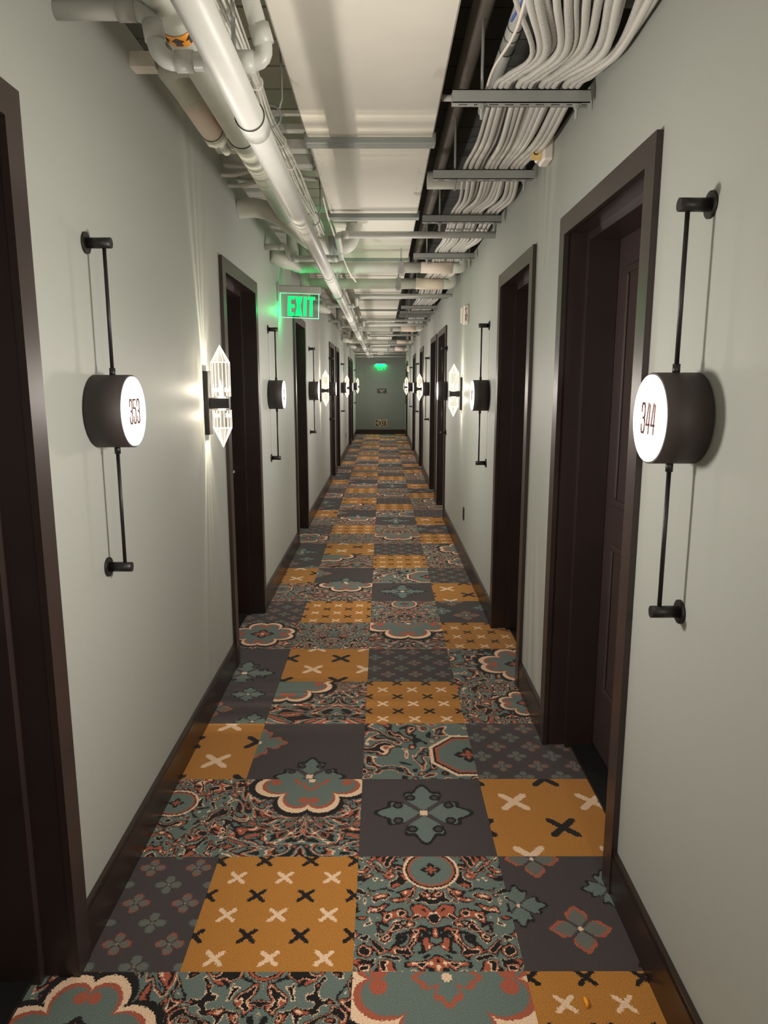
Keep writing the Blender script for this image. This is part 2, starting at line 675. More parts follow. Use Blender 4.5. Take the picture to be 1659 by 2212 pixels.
def p_ring(u, v, R, cu, cv, ground, octo=False):
    x, y = u - cu, v - cv
    r = length(x, y)
    if octo:
        a, b = abs(x), abs(y)
        r = vmax(vmax(a, b), (a + b) * 0.72)
    c = mix_rgb(r.lt(R * 1.18), ground, C_CREAM)
    c = mix_rgb(r.lt(R * 1.07), c, C_BLACK)
    c = mix_rgb(r.lt(R * 1.0), c, C_RUST)
    c = mix_rgb(r.lt(R * 0.9), c, C_TEAL)
    f = petal(x, y, 0.42 * R, 0.55, 0.05)
    c = mix_rgb(f.lt(0.0), c, C_BLACK)
    return mix_rgb(f.lt(-0.17 * R), c, C_RUST)


def p_florets(u, v, spots, ground):
    c = ground
    for cu, cv, R in spots:
        d = petal(u - cu, v - cv, R, 0.5, 0.08)
        c = mix_rgb(d.lt(0.02), c, C_RUST)
        c = mix_rgb(d.lt(-0.015), c, C_TEAL)
        c = mix_rgb(length(u - cu, v - cv).lt(0.03), c, C_CREAM)
    return c


def p_spots(u, v):
    """two rust edged flowers and two black edged teal stars on charcoal"""
    c = solid(C_DARK)
    for cu, cv in ((-0.26, 0.47), (-0.09, -0.18)):
        x, y = u - cu, v - cv
        d = petal(x, y, 0.185, 0.58, 0.05)
        c = mix_rgb(d.lt(0.0), c, C_RUST)
        c = mix_rgb(d.lt(-0.028), c, C_GREY)
        c = mix_rgb(abs(abs(x) - abs(y)).lt(0.014) * length(x, y).lt(0.10), c, C_DARK)
        c = mix_rgb(length(x, y).lt(0.016), c, C_CREAM)
    for cu, cv in ((0.20, 0.17), (0.36, -0.46), (-0.44, 0.02)):
        x, y = u - cu, v - cv
        d = petal(x, y, 0.155, 0.50, 0.12)
        c = mix_rgb(d.lt(0.022), c, C_BLACK)
        c = mix_rgb(d.lt(0.0), c, C_TEAL)
        c = mix_rgb(abs(abs(x) - abs(y)).lt(0.010) * length(x, y).lt(0.08), c, C_DARK)
        c = mix_rgb(length(x, y).lt(0.014), c, C_CREAM)
    return c


def solid(c):
    n = V.nt.nodes.new('ShaderNodeRGB')
    n.outputs[0].default_value = (*c, 1)
    return n.outputs[0]


def carpet_mat(name, fn):
    m, b = new_mat(name)
    u, v, ob = carpet_coords()
    c = fn(u, v)
    sp = noise(ob, 330.0, 2, 0.7)
    mottled = V.nt.nodes.new('ShaderNodeMix')
    mottled.data_type = 'RGBA'
    mottled.blend_type = 'MULTIPLY'
    mottled.inputs['Factor'].default_value = 1.0
    V.nt.links.new(c, mottled.inputs[6])
    g = V(sp) * 2.0 + 0.02
    cc = V.nt.nodes.new('ShaderNodeCombineColor')
    for i in range(3):
        V.nt.links.new(g.s, cc.inputs[i])
    V.nt.links.new(cc.outputs[0], mottled.inputs[7])
    V.nt.links.new(mottled.outputs[2], b.inputs['Base Color'])
    b.inputs['Roughness'].default_value = 0.95
    b.inputs['Specular IOR Level'].default_value = 0.12
    b.inputs['Sheen Weight'].default_value = 0.15
    bump(b, sp, 0.6, 0.003)
    return m


TILES = {
    'A': carpet_mat('carpet_cartouche', lambda u, v: p_quatre(u, v, 0.46, 0.04, 0.05, p_fan(u, v, 0.0, 1))),
    'A2': carpet_mat('carpet_cartouche_side', lambda u, v: p_quatre(u, v, 0.52, 0.34, 0.0, p_damask(u, v, 8, 2, False, True))),
    'B': carpet_mat('carpet_scallop', lambda u, v: p_florets(u, v, [(0.07, 0.48, 0.13)], p_quatre(u, v, 0.50, 0.07, 0.49, p_fan(u - 0.07, v, 0.05, 3), False))),
    'B2': carpet_mat('carpet_scallop_corner', lambda u, v: p_quatre(u, v, 0.50, -0.36, 0.46, p_fan(u - 0.2, v, 0.35, 4, 2.6), False)),
    'D1': carpet_mat('carpet_damask', lambda u, v: p_damask(u, v, 13, 5)),
    'D2': carpet_mat('carpet_damask_ring', lambda u, v: p_ring(u, v, 0.165, 0.01, 0.36, p_damask(u, v, 13, 6))),
    'D2b': carpet_mat('carpet_damask_ring_side', lambda u, v: p_ring(u, v, 0.15, 0.0, 0.155, p_damask(u, v, 13, 7))),
    'D3': carpet_mat('carpet_damask_octagon', lambda u, v: p_ring(u, v, 0.30, 0.46, -0.10, p_damask(u, v, 7.5, 8, False, True), True)),
    'D4': carpet_mat('carpet_damask_small_cartouche', lambda u, v: p_quatre(u, v, 0.30, 0.20, -0.05, p_damask(u, v, 12, 9))),
    'OS': carpet_mat('carpet_orange_small_crosses', lambda u, v: p_cross(u, v, 1.0, 0.1625, 0.146)),
    'OL': carpet_mat('carpet_orange_large_crosses', lambda u, v: p_cross(u, v, 1.95, 0.575, 0.0)),
    'OL2': carpet_mat('carpet_orange_large_crosses_centre', lambda u, v: p_cross(u, v, 1.95, 0.475, 0.3175)),
    'OL3': carpet_mat('carpet_orange_large_crosses_left', lambda u, v: p_cross(u, v, 1.95, 0.145, 0.37)),
    'B0': carpet_mat('carpet_scallop_wide', lambda u, v: p_florets(u, v, [(0.04, 0.46, 0.17)], p_quatre(u, v, 0.62, 0.02, 0.45, p_fan(u, v, 0.10, 3), False))),
    'DS': carpet_mat('carpet_dark_small_flowers', lambda u, v: p_flowers(u, v, 0.32, 0.170, 0.088, 0.1, 0.04)),
    'DM': carpet_mat('carpet_dark_large_flowers', lambda u, v: p_spots(u, v)),
    'DB': carpet_mat('carpet_dark_star', lambda u, v: p_snow(u, v, 0.33, 0.0, 0.02, solid(C_DARK))),
    'DB2': carpet_mat('carpet_dark_star_low', lambda u, v: p_snow(u, v, 0.30, 0.05, -0.26, solid(C_DARK))),
    'DH': carpet_mat('carpet_dark_half_star', lambda u, v: p_snow(u, v, 0.26, 0.04, -0.46, p_florets(u, v, [(-0.5, 0.12, 0.24)], solid(C_DARK)))),
}
ROWS = [
    ['A', 'D1', 'B0', 'OS'],
    ['DS', 'OS', 'D2', 'DM'],
    ['D2b', 'B', 'DB', 'OL'],
    ['OL3', 'DH', 'D3', 'DS'],
    ['DM', 'B2', 'OS', 'D4'],
    ['DB2', 'OL2', 'DS', 'A2'],
]


def build_floor():
    names = list(TILES)
    verts, faces, mis, uvs = [], [], [], []
    x_lo, x_hi = -1.12, 1.02
    c0 = math.floor((x_lo - SEAM_X) / TILE_W)
    c1 = math.floor((x_hi - SEAM_X) / TILE_W)
    r0 = math.floor((YB - ROW_Y) / TILE_D) + 1
    r1 = math.floor((YE - ROW_Y) / TILE_D) + 1
    for r in range(r0, r1 + 1):
        ya, yb = ROW_Y + (r - 1) * TILE_D, ROW_Y + r * TILE_D
        y0, y1 = max(ya, YB), min(yb, YE)
        for c in range(c0, c1 + 1):
            xa, xb = SEAM_X + c * TILE_W, SEAM_X + (c + 1) * TILE_W
            x0, x1 = max(xa, x_lo), min(xb, x_hi)
            k = len(verts)
            verts += [(x0, y0, 0), (x1, y0, 0), (x1, y1, 0), (x0, y1, 0)]
            faces.append((k, k + 1, k + 2, k + 3))
            ci = min(max(c + 2, 0), 3)
            mis.append(names.index(ROWS[r % 6][ci]))
            for x, y in ((x0, y0), (x1, y0), (x1, y1), (x0, y1)):
                uvs += [(x - xa) / TILE_W, (y - ya) / TILE_D]
    me = D.meshes.new('floor')
    me.from_pydata(verts, [], faces)
    for n in names:
        me.materials.append(TILES[n])
    me.polygons.foreach_set('material_index', mis)
    me.uv_layers.new(name='UVMap').data.foreach_set('uv', uvs)
    me.update()
    o = D.objects.new('floor', me)
    COL.objects.link(o)
    struct(o, 'patchwork patterned carpet of orange, charcoal and teal squares', 'carpet')


build_floor()


# ------------------------------------------------------------------ walls, ceiling
def wall_mesh(xf, side, doors, ztop, xback):
    mb = MB()
    y = YB
    xo = xf + side * 0.28
    for a, b in doors:
        mb.box((xf, y, 0), (xo, a + 0.03, ztop))
        mb.box((xf, a + 0.03, DOOR_TOP - 0.03), (xo, b - 0.03, ztop))
        y = b - 0.03
    mb.box((xf, y, 0), (xo, YE, ztop))
    # recessed upper wall above the drywall
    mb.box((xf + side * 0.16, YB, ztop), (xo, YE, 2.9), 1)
    return mb


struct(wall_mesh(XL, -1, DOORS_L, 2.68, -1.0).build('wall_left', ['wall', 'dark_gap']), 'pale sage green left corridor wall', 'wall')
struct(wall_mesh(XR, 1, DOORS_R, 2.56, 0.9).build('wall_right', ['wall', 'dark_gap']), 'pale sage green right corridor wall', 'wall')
struct(MB().box((-1.1, YE, 0), (1.0, YE + 0.15, 2.9)).build('wall_end', 'wall_end'), 'sage green wall closing the far end of the corridor', 'wall')
struct(MB().box((-1.1, YB - 0.15, 0), (1.0, YB, 2.9)).build('wall_back_bounce', 'wall'), 'unseen sage green wall added behind the camera to bounce light', 'wall')  # added out of view to bounce light back along the corridor
mb = MB()
y = YB
while y < YE:
    mb.box((-1.12, y, 2.90), (0.10, min(y + 0.229, YE), 2.93))
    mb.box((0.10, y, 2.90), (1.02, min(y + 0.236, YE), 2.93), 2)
    y += 0.245
mb.box((-1.12, YB, 2.95), (1.02, YE, 2.97), 1)
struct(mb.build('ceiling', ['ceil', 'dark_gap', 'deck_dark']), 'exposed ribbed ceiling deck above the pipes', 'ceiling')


def baseboard(name, xf, side, doors):
    mb = MB()
    y = YB
    segs = []
    for a, b in doors:
        segs.append((y, a))
        y = b
    segs.append((y, YE - 0.016))
    for a, b in segs:
        if b - a < 0.02:
            continue
        mb.box((xf, a, 0), (xf - side * 0.015, b, 0.128))
        mb.box((xf, a, 0.128), (xf - side * 0.010, b, 0.138))
        mb.box((xf, a, 0.138), (xf - side * 0.013, b, 0.146))
    struct(mb.build(name, 'base'), 'dark brown baseboard along the %s wall' % name.split('_')[1], 'baseboard')


baseboard('baseboard_left', XL, -1, DOORS_L)
baseboard('baseboard_right', XR, 1, DOORS_R)
struct(MB().box((XL, YE - 0.015, 0), (XR, YE, 0.135)).box((XL, YE - 0.011, 0.135), (XR, YE, 0.146)).build('baseboard_end', 'base'), 'dark brown baseboard under the far end wall', 'baseboard')


# ------------------------------------------------------------------ doors
def door(n, xf, side, y0, y1, label):
    """casing, stepped jamb, two panel leaf, threshold; side = direction into the wall"""
    root = D.objects.new('door_%d' % n, None)
    root.location = (xf, (y0 + y1) / 2, 0)
    COL.objects.link(root)
    struct(root, label, 'door')
    o = Vector(root.location)

    def part(mb, name, mat):
        ob = mb.build(name, mat, root, loc=o)
        ob.location = (0, 0, 0)
        return ob
    X = lambda d: xf + side * d
    cw, pr = 0.072, 0.018
    zt = DOOR_TOP
    c = MB()
    c.box((X(-pr), y0, 0), (X(0.0), y0 + cw, zt))
    c.box((X(-pr), y1 - cw, 0), (X(0.0), y1, zt))
    c.box((X(-pr), y0 + cw, zt - cw), (X(0.0), y1 - cw, zt))
    part(c, 'casing', 'trim')
    j = MB()
    a, b, z = y0 + cw - 0.006, y1 - cw + 0.006, zt - cw + 0.006
    j.box((X(0.0), y0 + 0.03, 0), (X(0.235), a, zt - 0.03))
    j.box((X(0.0), b, 0), (X(0.235), y1 - 0.03, zt - 0.03))
    j.box((X(0.0), a, z), (X(0.235), b, zt - 0.03))
    part(j, 'jamb', 'trim')
    st = MB()
    sw = 0.030
    st.box((X(0.075), a, 0), (X(0.19), a + sw, z))
    st.box((X(0.075), b - sw, 0), (X(0.19), b, z))
    st.box((X(0.075), a + sw, z - sw), (X(0.19), b - sw, z))
    part(st, 'door_stop', 'trim')
    l = MB()
    lx = 0.192
    l.box((X(lx), a, 0.025), (X(lx + 0.04), b, z))
    leaf = part(l, 'door_leaf', 'leaf')
    m = MB()
    for za, zb in ((0.30, 0.93), (1.08, 1.98)):
        ya, yb = a + 0.135, b - 0.135
        t = 0.028
        for p, q in (((ya, za), (yb, za + t)), ((ya, zb - t), (yb, zb)), ((ya, za + t), (ya + t, zb - t)), ((yb - t, za + t), (yb, zb - t))):
            m.bevel_box((X(lx - 0.009), p[0], p[1]), (X(lx + 0.002), q[0], q[1]), 0.007)
        m.bevel_box((X(lx - 0.006), ya + 0.075, za + 0.075), (X(lx + 0.002), yb - 0.075, zb - 0.075), 0.006)
    ob = m.build('panel_moulding', 'leaf', leaf, loc=o)
    ob.location = (0, 0, 0)
    # lever on the far side of left doors, near side of right doors
    hy = (b - 0.09) if side < 0 else (a + 0.09)
    hd = -1 if side < 0 else 1
    h = MB()
    h.cyl((X(lx - 0.006), hy, 0.99), (X(lx), hy, 0.99), 0.026, 16)
    h.cyl((X(lx - 0.05), hy, 0.99), (X(lx), hy, 0.99), 0.009, 12)
    h.sweep(rounded([(X(lx - 0.02), hy, 0.99), (X(lx - 0.05), hy, 0.99), (X(lx - 0.05), hy + hd * 0.11, 0.99)], 0.02), 0.009, 10)
    ob = h.build('door_handle', 'rod', leaf, loc=o)
    ob.location = (0, 0, 0)
    part(MB().box((X(0.10), a, 0.0), (X(0.235), b, 0.012)), 'threshold', 'threshold')


n = 1
ORD = ['nearest', 'second', 'third', 'fourth', 'fifth', 'sixth', 'farthest']
for k, (a, b) in enumerate(DOORS_L):
    door(n, XL, -1, a, b, 'dark brown door recessed in the left wall, %s from the camera' % ORD[k])
    n += 1
for k, (a, b) in enumerate(DOORS_R):
    door(n, XR, 1, a, b, 'dark brown door recessed in the right wall, %s from the camera' % ORD[k])
    n += 1


# ------------------------------------------------------------------ round number lamps
# built in local space: the wall is the plane x = 0 and the lamp stands out towards +x
def number_lamp(number, right_dir):
    root = thing('number_lamp', (0, 0, 0), '', 'wall lamp', 'round number lamps along the walls')
    MB().cyl((0.004, 0, 0), (0.104, 0, 0), 0.103, 56).build('drum', 'drum', root)
    MB().cyl((0.1035, 0, 0), (0.108, 0, 0), 0.0985, 56).build('lit_disc', 'disc', root)
    for sgn in (1, -1):
        r = MB()
        r.cyl((0.052, 0, sgn * 0.10), (0.052, 0, sgn * 0.46), 0.0052, 12)
        r.cyl((0.052, 0, sgn * 0.098), (0.052, 0, sgn * 0.122), 0.0085, 12)
        r.build('rod', 'black', root)
        e = MB()
        e.cyl((0, 0, sgn * 0.46), (0.006, 0, sgn * 0.46), 0.029, 28)
        e.cyl((0.006, 0, sgn * 0.46), (0.072, 0, sgn * 0.46), 0.0145, 24)
        e.build('end_mount', 'black', root)
    if number:
        h, w, g, sw = 0.066, 0.0185, 0.0115, 0.0052
        tot = len(number) * w + (len(number) - 1) * g
        mb = MB()
        mb.strokes(number, (0.1081, -right_dir * tot / 2, -h / 2), (0, right_dir, 0), (0, 0, 1), h, w, g, sw, 0.0012 * right_dir)
        mb.build('number', 'digit', root)
    return root


LAMP_Z = 1.472
LAMPS_L = [2.062, 5.23, 8.1, 11.12, 14.33, 17.38, 20.69]
LAMPS_R = [1.633, 4.88, 7.98, 11.0, 14.15, 17.28, 20.42]
lab_l = ['round lit drum lamp numbered 353 on the left wall before the crystal lamp',
         'round lit drum lamp on the left wall beneath the hanging green sign',
         'round lit drum lamp on the left wall just past the third door from the front',
         'fourth round lit drum lamp along the left wall, beside a door edge',
         'fifth round lit drum lamp along the left wall, past a pair of doors',
         'sixth round lit drum lamp along the left wall',
         'last round lit drum lamp on the left wall beside the end wall']
lab_r = ['round lit drum lamp numbered 344 on the right wall, largest in view',
         'round lit drum lamp on the right wall beside the red-lettered alarm and crystal lamp',
         'third round lit drum lamp along the right wall, before a pair of doors',
         'fourth round lit drum lamp along the right wall, past a pair of doors',
         'fifth round lit drum lamp along the right wall',
         'sixth round lit drum lamp along the right wall',
         'last round lit drum lamp on the right wall beside the end wall']
for ys, labs, xf, nums, rz, rd in ((LAMPS_L, lab_l, XL, ('353', '351'), 0.0, 1), (LAMPS_R, lab_r, XR, ('344', '342'), PI, 1)):
    plain = None
    for k, y in enumerate(ys):
        if k < 2:
            o = number_lamp(nums[k], rd)
        elif plain is None:
            o = plain = number_lamp('', rd)
        else:
            o = copy_tree(plain)
        o.location = (xf, y, LAMP_Z)
        o.rotation_euler = (0, 0, rz)
        o['label'] = labs[k]
        sx = 1 if xf < 0 else -1
        lamp_light('number_lamp_light', 'AREA', (xf + sx * 0.1100, y, LAMP_Z), DISC_WATTS, NEUT, (0, -sx * PI / 2, 0), shape='DISK', size=0.19, spread=math.radians(168))


# ------------------------------------------------------------------ crystal wall lamps
def ngon(r, n, z, cx=0.075, ph=0.0, squash=1.0):
    return [(cx + r * math.cos(2 * PI * i / n + ph), r * math.sin(2 * PI * i / n + ph) * squash, z) for i in range(n)]


def crystal(z0, z1, tip, r, name, root):
    """ribbed prism with a pointed end, from z0 to z1, point at tip"""
    n = 16
    mb = MB()
    cx = 0.075
    rings = []
    for z in (z0, z1):
        k = len(mb.v)
        # alternate radius makes the ribs
        pts = []
        for i in range(n * 2):
            rr = r if i % 2 == 0 else r * 0.93
            a = PI * i / n
            pts.append((cx + rr * math.cos(a), rr * math.sin(a), z))
        mb.v += pts
        rings.append(k)
    N = n * 2
    for i in range(N):
        j = (i + 1) % N
        mb.face([rings[0] + i, rings[0] + j, rings[1] + j, rings[1] + i], 0)
    mb.face([rings[0] + i for i in range(N)], 0)
    body = mb.build(name, 'crystal', root)
    t = MB()
    k = len(t.v)
    t.v += ngon(r, 6, z1, cx)
    t.v += [(cx, 0, tip)]
    for i in range(6):
        t.face([k + i, k + (i + 1) % 6, k + 6], 0)
    t.build('crystal_tip', 'tip', body)
    e = MB()
    for i in range(n):
        a = 2 * PI * i / n
        x, y = cx + r * math.cos(a), r * math.sin(a)
        e.cyl((x, y, z0), (x, y, z1), 0.0015, 5)
    for i in range(6):
        a = PI / 3 * i
        x, y = cx + r * math.cos(a), r * math.sin(a)
        e.cyl((x, y, z1), (cx, 0, tip), 0.0013, 5)
        b = a + PI / 3
        e.cyl((x, y, z1), (cx + r * math.cos(b), r * math.sin(b), z1), 0.0013, 5)
    e.build('crystal_edges', 'facet', body)


def sconce():
    root = thing('crystal_lamp', (0, 0, 0), '', 'wall lamp', 'crystal lamps along the walls')
    MB().bevel_box((0, -0.03, -0.145), (0.022, 0.03, 0.145), 0.002).build('back_plate', 'black', root)
    MB().bevel_box((0.022, -0.022, -0.026), (0.112, 0.022, 0.024), 0.002).build('arm', 'black', root)
    MB().cyl((0.075, 0, 0.024), (0.075, 0, 0.029), 0.018, 20).build('light_emitter', 'led', root)
    MB().cyl((0.075, 0, -0.026), (0.075, 0, -0.031), 0.018, 20).build('light_emitter', 'led', root)
    crystal(0.030, 0.185, 0.262, 0.043, 'upper_crystal', root)
    crystal(-0.032, -0.115, -0.205, 0.043, 'lower_crystal', root)
    return root


def streak_light(loc, watts, sgn):
    """the bulb: a point lamp whose output is ribbed by the crystal's facets"""
    o = lamp_light('crystal_lamp_light', 'POINT', loc, watts, WARM, shadow_soft_size=0.012)
    l = o.data
    l.use_nodes = True
    nt = l.node_tree
    V.nt = nt
    em = [x for x in nt.nodes if x.type == 'EMISSION'][0]
    g = nt.nodes.new('ShaderNodeNewGeometry')
    sp = nt.nodes.new('ShaderNodeSeparateXYZ')
    nt.links.new(g.outputs['Incoming'], sp.inputs[0])
    q = V(sp.outputs[1]) / vmax(abs(V(sp.outputs[2])), 0.05)
    cb = nt.nodes.new('ShaderNodeCombineXYZ')
    nt.links.new((q * 17.0 / (abs(q) * 3.5 + 1.0)).s, cb.inputs[0])
    cb.inputs[1].default_value = loc[1] * 3.1
    nz = V(noise(cb.outputs[0], 1.6, 2, 0.6))
    z2 = V(sp.outputs[2]) * V(sp.outputs[2])
    env = 1.0 / (q * q * 14.0 + 1.0)
    fine = V.m('POWER', V.m('SINE', q * 70.0 / (abs(q) * 4.0 + 1.0) + nz * 9.0) * 0.5 + 0.5, 7.0)
    s = (V.m('POWER', nz * 1.75, 5.0) * 0.8 + fine * 0.7) * z2 * env * 7.0 + z2 * 0.6 + 0.2
    nt.links.new(s.s, em.inputs['Strength'])
    return o


SCONCES = [(XL, 3.335, 0.0, 'crystal wall lamp on the left wall between lamp 353 and the second door'),
           (XR, 6.47, PI, 'crystal wall lamp on the right wall below the white fire alarm'),
           (XL, 9.48, 0.0, 'second crystal wall lamp along the left wall'),
           (XR, 12.67 - 0.2, PI, 'second crystal wall lamp along the right wall'),
           (XL, 15.22, 0.0, 'third crystal wall lamp along the left wall'),
           (XR, 19.2, PI, 'third crystal wall lamp along the right wall, near the end wall'),
           (XL, 21.66, 0.0, 'last crystal wall lamp on the left wall, against the end wall')]
SCONCE_Z = 1.462
proto = None
for xf, y, rz, lab in SCONCES:
    if proto is None:
        o = proto = sconce()
    else:
        o = copy_tree(proto)
    o.location = (xf, y, SCONCE_Z)
    o.rotation_euler = (0, 0, rz)
    o['label'] = lab
    dx = 0.075 if xf < 0 else -0.075
    streak_light((xf + dx, y, SCONCE_Z + 0.06), SCONCE_WATTS * 1.05, 1)
    streak_light((xf + dx, y, SCONCE_Z - 0.06), SCONCE_WATTS * 0.6, -1)


# ------------------------------------------------------------------ signs
def exit_sign():
    """green edge lit sign held off the left wall"""
    y = 5.80
    r = thing('exit_sign', (XL, y, 2.274), 'green lit exit sign hanging off the left wall below the pipes', 'exit sign')
    o = Vector((XL, y, 2.262))
    L = lambda mb, n, m, p=r: mb.build(n, m, p)
    mb = MB()
    mb.bevel_box((0.0, -0.028, -0.02), (0.335, 0.028, 0.036), 0.006)
    L(mb, 'housing', 'greyhouse')
    L(MB().bevel_box((0.0, -0.06, -0.09), (0.012, 0.06, 0.05), 0.004), 'mount_plate', 'greyhouse')
    pane = L(MB().box((0.022, -0.004, -0.205), (0.322, 0.004, -0.018)), 'clear_panel', 'pane')
    e = MB()
    for a, b in (((0.019, -0.205), (0.023, -0.018)), ((0.321, -0.205), (0.325, -0.018)), ((0.019, -0.208), (0.325, -0.204)), ((0.024, -0.022), (0.320, -0.018))):
        e.box((a[0], -0.0045, a[1]), (b[0], 0.0045, b[1]))
    e.build('glowing_edge', 'green_edge', pane)
    t = MB()
    x = 0.080
    h, z0, sw = 0.150, -0.192, 0.024
    # block letters E X I T
    def slab(pts):
        k = len(t.v)
        for yy in (-0.0062, -0.0040):
            t.v.extend([(px, yy, z0 + pz * h) for px, pz in pts])
        n_ = len(pts)
        t.face([k + i for i in range(n_)])
        t.face([k + n_ + i for i in range(n_)][::-1])
        for i in range(n_):
            jn = (i + 1) % n_
            t.face([k + i, k + jn, k + n_ + jn, k + n_ + i])
    f = sw / h
    slab([(x, 0), (x + sw, 0), (x + sw, 1), (x, 1)])
    for zz in (0, 0.5 - f / 2, 1 - f):
        slab([(x + sw, zz), (x + 0.053, zz), (x + 0.053, zz + f), (x + sw, zz + f)])
    x = 0.138
    slab([(x, 0), (x + 0.024, 0), (x + 0.057, 1), (x + 0.033, 1)])
    slab([(x + 0.033, 0), (x + 0.057, 0), (x + 0.024, 1), (x, 1)])
    x = 0.204
    slab([(x, 0), (x + sw, 0), (x + sw, 1), (x, 1)])
    x = 0.236
    slab([(x, 1 - f), (x + 0.057, 1 - f), (x + 0.057, 1), (x, 1)])
    slab([(x + 0.0165, 0), (x + 0.0405, 0), (x + 0.0405, 1 - f), (x + 0.0165, 1 - f)])
    t.build('lettering', 'green', pane)
    r.rotation_euler = (0, math.radians(2.2), 0)


exit_sign()
lamp_light('exit_sign_light', 'POINT', (XL + 0.09, 5.835, 2.12), 1.7, (0.0, 1.0, 0.24), shadow_soft_size=0.03)

# end wall: lit sign, plaque, low sign
r = thing('exit_sign', (-0.055, YE, 2.12), 'green lit exit sign high on the far end wall', 'exit sign')
MB().bevel_box((-0.16, -0.05, 0.03), (0.16, 0, 0.075), 0.006).build('housing', 'greyhouse', r)
p = MB().box((-0.150, -0.030, -0.17), (0.150, -0.024, 0.03)).build('clear_panel', 'pane', r)
t = MB()
t.strokes('<EXIT', (-0.135, -0.032, -0.145), (1, 0, 0), (0, 0, 1), 0.145, 0.040, 0.022, 0.018, 0.002)
t.build('lettering', 'green', p)
lamp_light('exit_sign_light', 'AREA', (-0.055, YE - 0.028, 2.145), 5.0, (0.0, 1.0, 0.25), None, shape='RECTANGLE', size=0.28, size_y=0.03)

r = thing('wall_plaque', (-0.015, YE, 1.335), 'small dark brown plaque with pale lines at the middle of the end wall', 'plaque')
MB().bevel_box((-0.145, -0.012, -0.072), (0.145, 0, 0.072), 0.003).build('plate', 'brown', r)
t = MB()
for x0, x1, z in ((-0.085, -0.05, 0.02), (-0.04, 0.015, 0.02), (0.03, 0.085, 0.02), (-0.045, -0.02, -0.028), (-0.01, 0.04, -0.028)):
    t.box((x0, -0.0135, z - 0.008), (x1, -0.012, z + 0.008))
t.build('pale_lines', 'white', r)

r = thing('low_exit_sign', (-0.03, YE, 0.345), 'black sign with cream exit lettering just above the far baseboard', 'exit sign')
MB().box((-0.187, -0.008, -0.102), (0.187, 0, 0.102)).build('border', 'cream', r)
MB().box((-0.176, -0.011, -0.091), (0.176, -0.008, 0.091)).build('face_plate', 'ink', r)
t = MB()
t.strokes('<EXIT', (-0.165, -0.0112, -0.066), (1, 0, 0), (0, 0, 1), 0.135, 0.050, 0.022, 0.020, 0.002)
t.build('lettering', 'cream', r)

# fire alarms
def alarm(y, z, h, label, text=True, tagged=False):
    r = thing('fire_alarm', (XR, y, z), label, 'alarm')
    MB().bevel_box((-0.044, -0.055, -h / 2), (0, 0.055, h / 2), 0.008).build('body', 'white', r)
    MB().bevel_box((-0.062, 0.0, -h / 2 + 0.012), (-0.042, 0.045, h / 2 - 0.015), 0.006).build('strobe_lens', 'white', r)
    if text:
        t = MB()
        for i, ch in enumerate('FIRE'):
            t.strokes(ch, (-0.030, -0.0552, h / 2 - 0.045 - i * 0.026), (1, 0, 0), (0, 0, 1), 0.019, 0.014, 0, 0.0042, 0.001)
        t.build('lettering', 'rednote', r)
    if tagged:
        t = MB().box((-0.085, -0.012, -0.045), (-0.045, -0.009, 0.045))
        tg = t.build('paper_tag', 'ivory', r)
        t = MB()
        t.strokes('3', (-0.074, -0.0122, -0.022), (1, 0, 0), (0, 0, 1), 0.034, 0.016, 0, 0.004, 0.001)
        t.build('number', 'ink', tg)
    return r


alarm(6.10, 2.113, 0.152, 'white fire alarm with red letters on the right wall above the crystal lamp')
alarm(3.23, 2.525, 0.11, 'white box with yellow paper tag high on the right wall between two doors', False, True)
alarm(19.3, 1.95, 0.15, 'small white fire alarm far along the right wall near the end', False)
r = thing('wall_box', (XL, 7.45, 2.50), 'white slotted box high on the left wall behind the hanging exit sign', 'wall box')
MB().bevel_box((0, -0.04, -0.09), (0.085, 0.04, 0.09), 0.006).build('body', 'white', r)
MB().box((0.060, -0.0415, 0.01), (0.070, -0.04, 0.06)).box((0.060, -0.0415, -0.05), (0.070, -0.04, -0.01)).build('slots', 'ink', r)

for xf, y, z, lab in ((XR, 6.135, 0.43, 'dark wall outlet low on the right wall below the crystal lamp'), (XL, 16.08, 0.40, 'dark wall outlet low on the left wall far along')):
    sg = -1 if xf > 0 else 1
    r = thing('wall_outlet', (xf, y, z), lab, 'outlet', 'wall outlets')
    MB().bevel_box((0, -0.036, -0.058), (sg * 0.007, 0.036, 0.058), 0.002).build('cover_plate', 'outlet', r)
    MB().bevel_box((sg * 0.006, -0.017, 0.006), (sg * 0.010, 0.017, 0.036), 0.002).bevel_box((sg * 0.006, -0.017, -0.036), (sg * 0.010, 0.017, -0.006), 0.002).build('socket', 'ink', r)

# orange crumb on the carpet
mb = MB()
mb.sweep([(0.515, 1.540, 0.003), (0.518, 1.549, 0.006), (0.516, 1.561, 0.007), (0.519, 1.571, 0.003)], [0.003, 0.006, 0.006, 0.002], 8)
tag(mb.build('orange_crumb', 'orange', None, (0.517, 1.555, 0.0)), 'small bright orange crumb lying on the orange carpet square in front', 'crumb')


